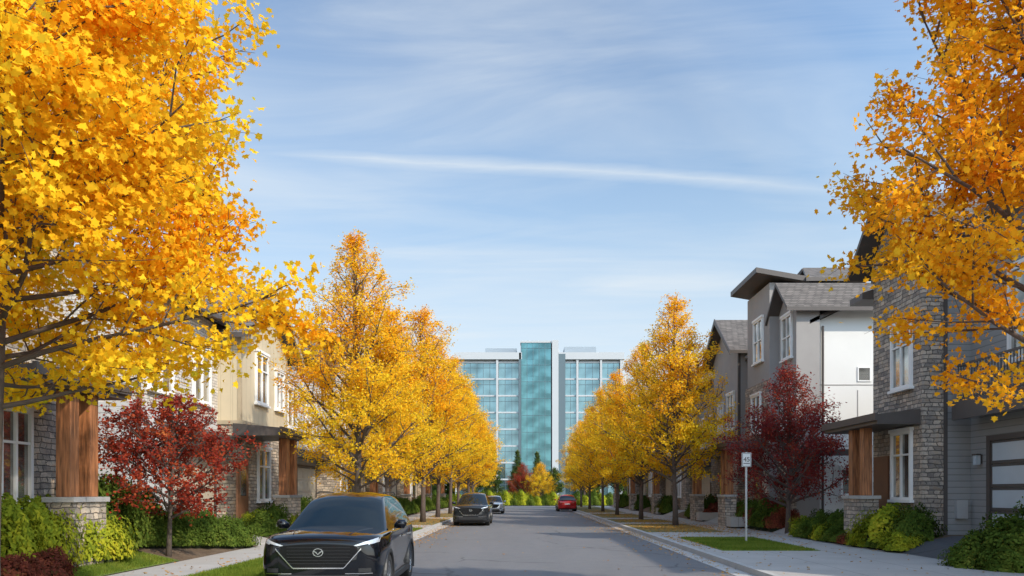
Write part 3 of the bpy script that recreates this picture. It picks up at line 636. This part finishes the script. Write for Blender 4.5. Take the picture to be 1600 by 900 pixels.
# ------------------------------------------------------------------ shrubs
def shrub(seed,r,h,leaf,n,lm,shape=DIA):
    rs=np.random.RandomState(seed); np.random.seed(seed)
    d=rs.normal(size=(n,3)); d/=np.linalg.norm(d,axis=1)[:,None]; d[:,2]=np.abs(d[:,2])
    ph=rs.uniform(0,6,8)
    f=1+.13*np.sin(4*d[:,0]+ph[0])*np.cos(3.5*d[:,1]+ph[1])+.10*np.sin(8*d[:,0]+ph[2]+3*d[:,2])+.09*np.sin(9*d[:,1]+ph[3]+5*d[:,2])
    f*=rs.uniform(.74,1.06,n)
    P=np.stack([d[:,0]*r*f,d[:,1]*r*f,.03+d[:,2]*h*f],1)
    me=leaves_mesh('shrub',P,leaf,shape,lm,np.array([0,0,0.]),.3)
    import bmesh
    bm=bmesh.new(); bm.from_mesh(me)
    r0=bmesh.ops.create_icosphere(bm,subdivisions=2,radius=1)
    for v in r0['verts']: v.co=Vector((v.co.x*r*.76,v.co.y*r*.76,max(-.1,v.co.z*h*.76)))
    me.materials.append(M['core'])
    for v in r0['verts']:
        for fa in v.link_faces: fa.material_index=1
    bm.to_mesh(me); bm.free(); return me
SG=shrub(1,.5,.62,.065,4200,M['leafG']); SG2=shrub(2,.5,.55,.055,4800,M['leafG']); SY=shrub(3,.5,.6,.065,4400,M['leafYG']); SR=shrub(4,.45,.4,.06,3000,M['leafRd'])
def sh(me,x,y,sx=1,szz=1,kind='green'):
    s=-1 if x<0 else 1; o=thing('shrub',{'green':'rounded dark green shrub in the front garden bed','lime':'yellow-green leafy shrub in the front garden bed','red':'low reddish shrub at the edge of the lawn'}[kind],'shrub',(x,y,zy(s,abs(x))-.03),'garden shrubs',me)
    o.rotation_euler=(0,0,random.uniform(0,6.28)); o.scale=(sx,sx,szz); return o
R=random.Random(5)
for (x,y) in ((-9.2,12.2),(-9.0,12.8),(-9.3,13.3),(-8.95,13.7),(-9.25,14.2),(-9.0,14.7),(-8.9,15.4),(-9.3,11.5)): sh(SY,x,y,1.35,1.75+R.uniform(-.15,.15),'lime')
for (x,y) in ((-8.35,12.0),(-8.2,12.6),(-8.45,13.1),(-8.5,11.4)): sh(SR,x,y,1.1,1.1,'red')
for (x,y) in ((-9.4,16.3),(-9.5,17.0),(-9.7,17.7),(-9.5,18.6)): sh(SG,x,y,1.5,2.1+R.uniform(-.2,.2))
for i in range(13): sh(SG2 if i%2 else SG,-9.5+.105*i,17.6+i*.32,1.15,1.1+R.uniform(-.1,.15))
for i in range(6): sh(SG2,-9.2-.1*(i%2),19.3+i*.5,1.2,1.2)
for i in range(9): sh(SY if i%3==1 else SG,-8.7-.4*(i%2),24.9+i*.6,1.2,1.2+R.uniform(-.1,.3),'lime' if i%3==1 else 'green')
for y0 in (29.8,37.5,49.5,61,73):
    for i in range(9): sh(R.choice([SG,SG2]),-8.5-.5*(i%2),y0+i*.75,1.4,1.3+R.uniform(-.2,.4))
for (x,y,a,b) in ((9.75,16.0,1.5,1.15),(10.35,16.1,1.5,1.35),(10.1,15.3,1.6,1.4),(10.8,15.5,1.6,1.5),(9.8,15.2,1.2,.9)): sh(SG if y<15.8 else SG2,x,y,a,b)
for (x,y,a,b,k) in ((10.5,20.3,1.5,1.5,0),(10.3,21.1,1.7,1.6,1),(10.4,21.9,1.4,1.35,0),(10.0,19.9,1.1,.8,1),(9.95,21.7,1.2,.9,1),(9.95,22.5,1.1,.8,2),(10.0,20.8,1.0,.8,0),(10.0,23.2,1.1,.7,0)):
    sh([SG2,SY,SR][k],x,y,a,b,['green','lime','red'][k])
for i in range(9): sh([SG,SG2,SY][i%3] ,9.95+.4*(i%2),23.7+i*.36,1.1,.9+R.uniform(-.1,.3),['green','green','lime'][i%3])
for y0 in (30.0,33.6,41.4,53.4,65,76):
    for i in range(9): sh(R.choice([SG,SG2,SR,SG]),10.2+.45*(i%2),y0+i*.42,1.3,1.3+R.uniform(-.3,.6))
for i in range(26):
    o=thing('shrub','clipped green shrub in the bed at the street end','shrub',(-13+i*1.05,99+R.uniform(-.5,.5),0),'shrubs at the street end',SG2 if i%2 else SY); o.scale=(2.2,2.2,2.2+R.uniform(-.5,.9))
# ------------------------------------------------------------------ grass blades and litter
def blades(name,rects,n,zf,h=.06):
    np.random.seed(3); P=[]
    ar=np.array([(b-a)*(d-c) for a,b,c,d in rects]); cnt=(ar/ar.sum()*n).astype(int)
    for (a,b,c,d),k in zip(rects,cnt): P.append(np.stack([np.random.uniform(a,b,k),np.random.uniform(c,d,k)],1))
    P=np.concatenate(P); z=np.array([zf(x) for x in P[:,0]]); n=len(P)
    a=np.random.uniform(0,6.28,n); wv=.008; hh=h*np.random.uniform(.5,1.3,n); ln=np.random.normal(0,.02,(n,2))
    V=np.zeros((n,3,3)); V[:,0]=np.stack([P[:,0]+wv*np.cos(a),P[:,1]+wv*np.sin(a),z],1); V[:,1]=np.stack([P[:,0]-wv*np.cos(a),P[:,1]-wv*np.sin(a),z],1)
    V[:,2]=np.stack([P[:,0]+ln[:,0],P[:,1]+ln[:,1],z+hh],1)
    me=bpy.data.meshes.new(name); me.vertices.add(n*3); me.vertices.foreach_set('co',V.astype(np.float32).ravel()); me.loops.add(n*3); me.loops.foreach_set('vertex_index',np.arange(n*3,dtype=np.int32))
    me.polygons.add(n); me.polygons.foreach_set('loop_start',np.arange(0,n*3,3,dtype=np.int32)); me.polygons.foreach_set('loop_total',np.full(n,3,dtype=np.int32)); me.materials.append(M['blade']); me.update(calc_edges=True)
    o=link(name,me); o['kind']='stuff'; o['label']='short green lawn grass blades'
blades('grass',[(-9.2,-7.95,8.5,17),(-6.25,-4.5,9,19.4)],60000,lambda x: zy(-1,-x)+.02 if x<-7.9 else .14)
blades('grass',[(5.4,7.95,20.3,26.1),(-6.25,-4.5,23,33)],40000,lambda x:.14,.05)
def litter(name,specs):
    np.random.seed(9); P=[]
    for (cx,cy,sx,sy,n,z) in specs:
        q=np.stack([np.random.normal(cx,sx,n),np.random.normal(cy,sy,n),np.full(n,z)+np.random.uniform(.005,.02,n)],1); P.append(q)
    P=np.concatenate(P)
    x=P[:,0]; y=P[:,1]; m=((x>RR+.2)&(x<9.7))|((x<RL-.2)&(x>-7.85)); P[:,2]=np.where(m,.15,.02)
    road=(x>RL+.02)&(x<RR-.02); keep=(m|road)&(y>6); P=P[keep]
    me=leaves_mesh(name,P,.08,DIA,M['litter'],None,4.0); o=link(name,me); o['kind']='stuff'; o['label']='fallen orange leaves scattered along kerb and verge'
litter('fallen_leaves',[(6.6,33.5,1.3,2.4,3000,0),(6.6,41.5,1.1,1.6,1300,0),(6.4,51,1,3,1200,0),(6.2,62,1,6,1300,0),(4.5,26,.15,7,420,0),(4.4,45,.25,12,900,0),(6.0,23.5,1.3,2,300,0),(5.1,24.5,.25,2.5,260,0),(-5.4,27,1,5,1500,0),(-5.4,42,1,5,1800,0),(-4.0,26,.3,9,500,0),(-3.9,50,.3,16,1000,0),(-5.4,62,1,8,1500,0),(-6,12,1.2,4,450,0),(7,14,2,4,130,0),(0,30,3,16,90,0),(8.5,30,.6,5,350,0),(4.2,14,.35,5,90,0)])
# ------------------------------------------------------------------ sign
def sign():
    base=(7.1,24,.13); e=thing('street_sign','small white parking sign on grey metal post in grass verge','sign',base)
    m=MB(); m.box(7.07,7.13,23.97,24.03,-.1,3.0); part(m,'post',[M['metal']],e,base,bv=.006)
    m=MB(); m.box(6.95,7.25,23.945,23.967,2.53,2.98); part(m,'sign_panel',[M['trim_white']],e,base,bv=.004)
    m=MB()
    m.box(6.965,7.235,23.938,23.944,2.545,2.557); m.box(6.965,7.235,23.938,23.944,2.953,2.965); m.box(6.965,6.977,23.938,23.944,2.558,2.952); m.box(7.223,7.235,23.938,23.944,2.558,2.952)
    m.box(7.0,7.2,23.938,23.944,2.63,2.65); part(m,'sign_border',[M['trim_dark']],e,base)
    cu=bpy.data.curves.new('t','FONT'); cu.body='45'; cu.size=.21; cu.align_x='CENTER'; cu.extrude=.003
    to=bpy.data.objects.new('t',cu); COL.objects.link(to); bpy.context.view_layer.update()
    me=bpy.data.meshes.new_from_object(to); bpy.data.objects.remove(to); me.materials.clear(); me.materials.append(M['trim_dark'])
    l=link('sign_lettering',me,e,(0,-.062,2.57)); l.rotation_euler=(math.pi/2,0,0)
sign()
# ------------------------------------------------------------------ cars
def paint(name,c,metal=.1):
    m,nt,o=base_mat(name); v=objc(nt); n=noise(nt,v,2,3)
    prin(nt,o,mixc(nt,n,tuple(x*.9 for x in c),tuple(x*1.1 for x in c)),ramp(nt,n,[(.3,.04),(.7,.07)]),metal,None,.45,.35); return m
K={'paint':paint('car_paint_black',(.004,.005,.008)),'glass':plain('car_glass',(.005,.010,.013),.02,0,.2,1,0,.65,0),'black':plain('black_plastic',(.02,.02,.021),.45,0,.2,6,.1),
 'gloss':plain('gloss_black',(.005,.005,.006),.15,0,.2,6,0,.35),'chrome':plain('chrome',(.8,.8,.82),.12,1,.05,2,0),'lens':plain('headlight_lens',(.62,.65,.68),.06,.35,.3,18,.0,1.,1.),
 'tyre':plain('tyre_rubber',(.025,.025,.025),.85,0,.2,8,.3),'rim':plain('alloy_rim',(.42,.43,.45),.25,.9,.05,3,0),'red':plain('tail_lamp',(.45,.01,.01),.15,0,.2,8,0,.8,1.),
 'seat':plain('car_seam',(.002,.002,.002),.8,0,.1,3,0)}
def cr(P,n):
    P=np.asarray(P,float); S=len(P); out=[]
    for t in np.linspace(0,S-1-1e-9,n):
        i=int(t); f=t-i; p0=P[max(i-1,0)];p1=P[i];p2=P[min(i+1,S-1)];p3=P[min(i+2,S-1)]
        out.append(.5*((2*p1)+(-p0+p2)*f+(2*p0-5*p1+4*p2-p3)*f*f+(-p0+3*p1-3*p2+p3)*f**3))
    return np.array(out)
ST=[(-.01,.34,[.50,.57,.60,.60,.54,.32],[.46,.60,.78,.90,.94]),
    (.02,.28,[.60,.69,.73,.72,.64,.38],[.42,.60,.82,.96,1.00]),
    (.12,.22,[.74,.83,.86,.84,.74,.42],[.40,.60,.86,1.00,1.045]),
    (.35,.20,[.82,.89,.91,.89,.81,.43],[.40,.62,.91,1.04,1.085]),
    (.88,.20,[.84,.915,.94,.915,.82,.43],[.40,.65,.94,1.06,1.13]),
    (1.35,.20,[.85,.905,.925,.905,.85,.46],[.40,.65,.96,1.06,1.14]),
    (1.7,.20,[.85,.90,.92,.905,.865,.46],[.40,.65,.97,1.05,1.10]),
    (2.4,.20,[.85,.89,.915,.91,.87,.46],[.40,.65,.97,1.05,1.07]),
    (3.1,.20,[.85,.895,.92,.915,.87,.46],[.40,.65,.99,1.07,1.09]),
    (3.6,.20,[.84,.915,.945,.92,.86,.46],[.40,.65,1.0,1.08,1.1]),
    (4.2,.25,[.80,.88,.905,.88,.82,.44],[.42,.65,1.0,1.09,1.1]),
    (4.5,.32,[.72,.80,.83,.80,.74,.40],[.46,.65,.96,1.05,1.06]),
    (4.56,.42,[.6,.68,.7,.68,.6,.35],[.52,.68,.88,.95,.97])]
def build_car():
    rings=[]
    for y,zb,xs,zs in ST:
        z=[zb,zb]+zs+[zs[-1]+.012]; x=[0]+xs+[0]
        rings.append([(a,y,b) for a,b in zip(x,z)])
    G=cr(np.array(rings),130); G=np.array([cr(r,44) for r in G])
    full=[]
    for r in G:
        l=r[::-1].copy(); l[:,0]*=-1; full.append(np.concatenate([r,l[1:-1]]))
    full=np.array(full); A,B=full.shape[:2]
    mb=MB(); mb.V=[tuple(p) for p in full.reshape(-1,3)]
    wc=[(.88,.36),(3.60,.36)]
    for i in range(A-1):
        for j in range(B):
            q=(i*B+j,i*B+(j+1)%B,(i+1)*B+(j+1)%B,(i+1)*B+j); c=np.mean([mb.V[k] for k in q],axis=0)
            if abs(c[0])>.5 and any((c[1]-a)**2+(c[2]-b)**2<.405**2 for a,b in wc): continue
            mb.F.append(q); mb.M.append(1 if (c[2]<.36 and .3<c[1]<4.3) or c[2]<.30 else 0)
    mb.F.append(tuple(range(B))); mb.M.append(0); mb.F.append(tuple((A-1)*B+j for j in range(B))); mb.M.append(0)
    parts=[('body',mb.mesh('body',[K['paint'],K['black']],smooth=True),None)]
    bvh=BVHTree.FromPolygons([Vector(v) for v in mb.V],[list(f) for f in mb.F])
    gs=[(1.12,1.10),(1.45,1.29),(1.75,1.46),(2.05,1.60),(2.4,1.665),(2.9,1.68),(3.4,1.665),(3.85,1.60),(4.15,1.42),(4.38,1.12)]
    rg=[]
    for y,zr in gs:
        wz=.875-(zr-1.0)*.38; b=(.885,.96)
        e=(wz,zr-.07)
        rg.append([(b[0],y,b[1]),(b[0]*.66+e[0]*.34,y,b[1]*.66+e[1]*.34),(b[0]*.33+e[0]*.67+.008,y,b[1]*.33+e[1]*.67),(e[0],y,e[1]),(wz-.08,y,zr-.018),(wz*.5,y,zr+.022),(0,y,zr+.036)])
    G=cr(np.array(rg),90); G=np.array([cr(r,31) for r in G])
    names=['roof','windshield','rear_window','side_windowL','side_windowR']; mbs={k:MB() for k in names}
    for sgn in (1,-1):
        for i in range(89):
            for j in range(30):
                q=[G[i,j],G[i,j+1],G[i+1,j+1],G[i+1,j]]; y=np.mean([p[1] for p in q]); z=np.mean([p[2] for p in q])
                if sgn<0: q=[(p[0]*-1,p[1],p[2]) for p in q][::-1]
                if j>=18: k='windshield' if (y<2.02) else ('rear_window' if y>3.98 else 'roof')
                elif j>=14: k='roof'
                elif z<1.085: k='roof'
                else: k='roof' if (2.56<y<2.66 or 3.46<y<3.54 or y>3.98) else ('side_windowL' if sgn<0 else 'side_windowR')
                mbs[k].face(q)
    for k in names:
        nm=k.rstrip('LR'); me=mbs[k].mesh(nm,[K['paint'] if k=='roof' else K['glass']],smooth=True,fixn=False)
        import bmesh
        b2=bmesh.new(); b2.from_mesh(me); bmesh.ops.remove_doubles(b2,verts=b2.verts,dist=1e-4); bmesh.ops.recalc_face_normals(b2,faces=b2.faces); b2.to_mesh(me); b2.free()
        parts.append((nm,me,None))
    def patch(x0,x1,lo,hi,off,mat,name,par=None,front=True,mirror=False,nx=16,nz=6):
        for sg in ((1,-1) if mirror else (1,)):
            m=MB(); g=[]
            for i in range(nx+1):
                x=x0+(x1-x0)*i/nx; row=[]
                for k in range(nz+1):
                    z=lo(x)+(hi(x)-lo(x))*k/nz
                    h=bvh.ray_cast(Vector((x,-2 if front else 7,z)),Vector((0,1 if front else -1,0)))
                    yy=h[0].y if h[0] else (.3 if front else 4.3)
                    row.append((sg*x,yy+(-off if front else off),z))
                g.append(row)
            for i in range(nx):
                for k in range(nz): m.face([g[i][k],g[i+1][k],g[i+1][k+1],g[i][k+1]])
            edge=[g[i][0] for i in range(nx+1)]+[g[nx][k] for k in range(1,nz+1)]+[g[i][nz] for i in range(nx-1,-1,-1)]+[g[0][k] for k in range(nz-1,0,-1)]
            dy=(off+.02)*(1 if front else -1)
            for a,b in zip(edge,edge[1:]+edge[:1]): m.face([a,b,(b[0],b[1]+dy,b[2]),(a[0],a[1]+dy,a[2])])
            parts.append((name,m.mesh(name,[K[mat]],smooth=False),par))
    lin=lambda xa,za,xb,zb:(lambda x: za+(zb-za)*(abs(x)-xa)/(xb-xa))
    patch(-.58,.58,lambda x:.58 if abs(x)<.38 else .58+(abs(x)-.38)*1.1,lambda x:.925-.03*(abs(x)/.56)**2,.012,'gloss','grille',nx=40,nz=12)
    for k in range(6): patch(-.47,.47,lambda x,k=k:.63+k*.048,lambda x,k=k:.635+k*.048,.018,'black','grille_bar',nx=24,nz=1)
    patch(.0,.64,lambda x:.555 if x<.38 else .555+(x-.38)*1.12,lambda x:.571 if x<.38 else .571+(x-.38)*1.13,.028,'chrome','grille_trim',mirror=True,nx=24,nz=2)
    patch(.53,.87,lin(.53,.86,.87,.945),lin(.53,.905,.87,1.015),.010,'lens','headlight',mirror=True,nx=18,nz=6)
    patch(.56,.74,lin(.56,.872,.74,.908),lin(.56,.890,.74,.93),.016,'gloss','headlight_bezel',mirror=True,nx=8,nz=3)
    patch(-.60,.60,lambda x:.30,lambda x:.46,.012,'black','lower_intake',nx=24,nz=4)
    patch(.60,.78,lambda x:.50,lambda x:.56,.014,'black','fog_light_recess',mirror=True,nx=8,nz=3)
    patch(.40,.80,lambda x:.475,lambda x:.485,.016,'chrome','bumper_trim',mirror=True,nx=10,nz=1)
    patch(-.70,.70,lambda x:.955-.03*(x/.7)**2,lambda x:.963-.03*(x/.7)**2,.003,'seat','hood_seam',nx=30,nz=1)
    patch(.42,.80,lambda x:.86,lambda x:.97,.010,'red','tail_light',front=False,mirror=True,nx=10,nz=4)
    patch(-.26,.26,lambda x:.70,lambda x:.81,.010,'lens','licence_plate',front=False)
    m=MB(); n=28; yb=-.05; zc0=.80
    for i in range(n):
        a,b=2*math.pi*i/n,2*math.pi*(i+1)/n
        P_=[]
        for r_ in (1,.86):
            for t in (a,b): P_.append((.078*r_*math.cos(t),yb,zc0+.062*r_*math.sin(t)))
        m.extr([P_[0],P_[1],P_[3],P_[2]],(0,.03,0))
    for sg in (1,-1):
        m.extr([(0,yb,zc0-.023),(sg*.028,yb,zc0+.011),(sg*.068,yb,zc0+.028),(sg*.066,yb,zc0+.014),(sg*.038,yb,zc0),(0,yb,zc0-.036)],(0,.03,0))
    parts.append(('emblem',m.mesh('emblem',[K['chrome']]),None))
    for sg in (1,-1):
        m=MB(); pts=[]
        for t in np.linspace(0,1,12):
            x=sg*(.42+.22*t); y=.16+1.0*t; h=bvh.ray_cast(Vector((x,y,3)),Vector((0,0,-1))); pts.append((x,y,(h[0].z if h[0] else 1)-.002))
        m.tube(pts,[.010]*12,6); parts.append(('hood_crease',m.mesh('hood_crease',[K['paint']],smooth=True),None))
    for yc,zc in wc:
        for sg in (1,-1):
            m=MB(); n=28
            for i in range(n):
                a,b=math.radians(-25)+math.radians(230)*i/n,math.radians(-25)+math.radians(230)*(i+1)/n
                def pt(r_,t,x): return (sg*x,yc+r_*math.cos(t),max(.2,zc+r_*math.sin(t)))
                prof_=[(.37,.60),(.37,.935),(.385,.95),(.435,.945),(.45,.90)]
                for (r1_,x1_),(r2_,x2_) in zip(prof_,prof_[1:]): m.face([pt(r1_,a,x1_),pt(r1_,b,x1_),pt(r2_,b,x2_),pt(r2_,a,x2_)])
            parts.append(('wheel_arch',m.mesh('wheel_arch',[K['black']],smooth=True),None))
            def lathe(prof_,mat,name,par,n=36):
                m=MB()
                for i in range(n):
                    a,b=2*math.pi*i/n,2*math.pi*(i+1)/n
                    for (r1_,x1_),(r2_,x2_) in zip(prof_,prof_[1:]):
                        m.face([(sg*x1_,yc+r1_*math.cos(a),zc+r1_*math.sin(a)),(sg*x1_,yc+r1_*math.cos(b),zc+r1_*math.sin(b)),(sg*x2_,yc+r2_*math.cos(b),zc+r2_*math.sin(b)),(sg*x2_,yc+r2_*math.cos(a),zc+r2_*math.sin(a))])
                parts.append((name,m.mesh(name,[K[mat]],smooth=True),par)); return len(parts)-1
            w_=lathe([(.235,.70),(.33,.69),(.356,.72),(.36,.80),(.356,.90),(.335,.925),(.25,.92),(.24,.90)],'tyre','wheel',None)
            lathe([(.245,.905),(.235,.915),(.222,.905),(.215,.80),(.02,.80)],'rim','rim',w_)
            m=MB()
            for i in range(10):
                a=2*math.pi*i/10+(.12 if i%2 else -.12); c,s_=math.cos(a),math.sin(a); p_=(-s_,c)
                q=[(sg*.895,yc+c*r_+p_[0]*h_,zc+s_*r_+p_[1]*h_) for r_,h_ in ((.04,-.016),(.225,-.013),(.225,.013),(.04,.016))]
                m.extr(q,(-sg*.03,0,0))
            m.tube([(sg*.86,yc,zc),(sg*.91,yc,zc)],[.05,.045],16)
            parts.append(('spokes',m.mesh('spokes',[K['rim']]),w_))
    for sg in (1,-1):
        m=MB(); m.tube([(sg*.90,1.66,1.10),(sg*.93,1.62,1.13),(sg*1.0,1.60,1.165),(sg*1.07,1.60,1.16),(sg*1.10,1.61,1.155)],[.02,.05,.085,.075,.03],12)
        parts.append(('side_mirror',m.mesh('side_mirror',[K['paint']],smooth=True),None))
        for yh in (2.42,3.3):
            m=MB(); m.box(sg*.925,sg*.955,yh,yh+.2,.90,.93); parts.append(('door_handle',m.mesh('door_handle',[K['chrome']]),None))
        m=MB(); m.tube([(sg*.893,1.5,1.075),(sg*.898,2.4,1.08),(sg*.895,3.3,1.10),(sg*.87,3.9,1.13)],[.009]*4,5); parts.append(('window_trim',m.mesh('window_trim',[K['chrome']]),None))
        m=MB(); m.box(sg*.9,sg*.945,1.3,3.15,.24,.33); parts.append(('sill',m.mesh('sill',[K['black']]),None))
        m=MB(); m.tube([(sg*.60,2.3,1.69),(sg*.60,2.5,1.71),(sg*.60,3.5,1.705),(sg*.59,3.75,1.66)],[.012]*4,6); parts.append(('roof_rail',m.mesh('roof_rail',[K['black']]),None))
    m=MB(); m.box(-.6,.6,.3,4.3,.16,.24); parts.append(('underbody',m.mesh('underbody',[K['black']]),None))
    for sg in (1,-1):
        m=MB(); m.tube([(sg*.1,1.22,1.17),(sg*.55,1.35,1.225)],[.012,.008],5); parts.append(('wiper',m.mesh('wiper',[K['black']]),None))
    return parts
CP=build_car()
def car(name,label,loc,rot,paintm=None,scale=(1,1,1)):
    e=thing(name,label,'car',loc,'cars parked along the kerb'); e.rotation_euler=(0,0,rot); e.scale=scale; obs=[]
    for nm,me,par in CP:
        o=link(nm,me,e if par is None else obs[par]); obs.append(o)
        if paintm and me.materials[0]==K['paint']:
            o.material_slots[0].link='OBJECT'; o.material_slots[0].material=paintm
    return e
car('parked_car','glossy black suv with chrome edged grille parked at the kerb',(-3.1,11.25,.004),math.radians(1.5))
car('parked_car','dark grey suv parked at the kerb facing up the street',(-2.75,38,.004),0,paint('car_paint_graphite',(.02,.022,.025)))
car('parked_car','small silver hatchback parked at the kerb',(-2.6,60,.004),0,paint('car_paint_silver',(.45,.48,.52),.6),(.95,.9,.86))
car('parked_car','red hatchback seen from behind by the far kerb',(3.85,72,.004),math.pi,paint('car_paint_red',(.45,.02,.02),.3),(.96,.95,.9))
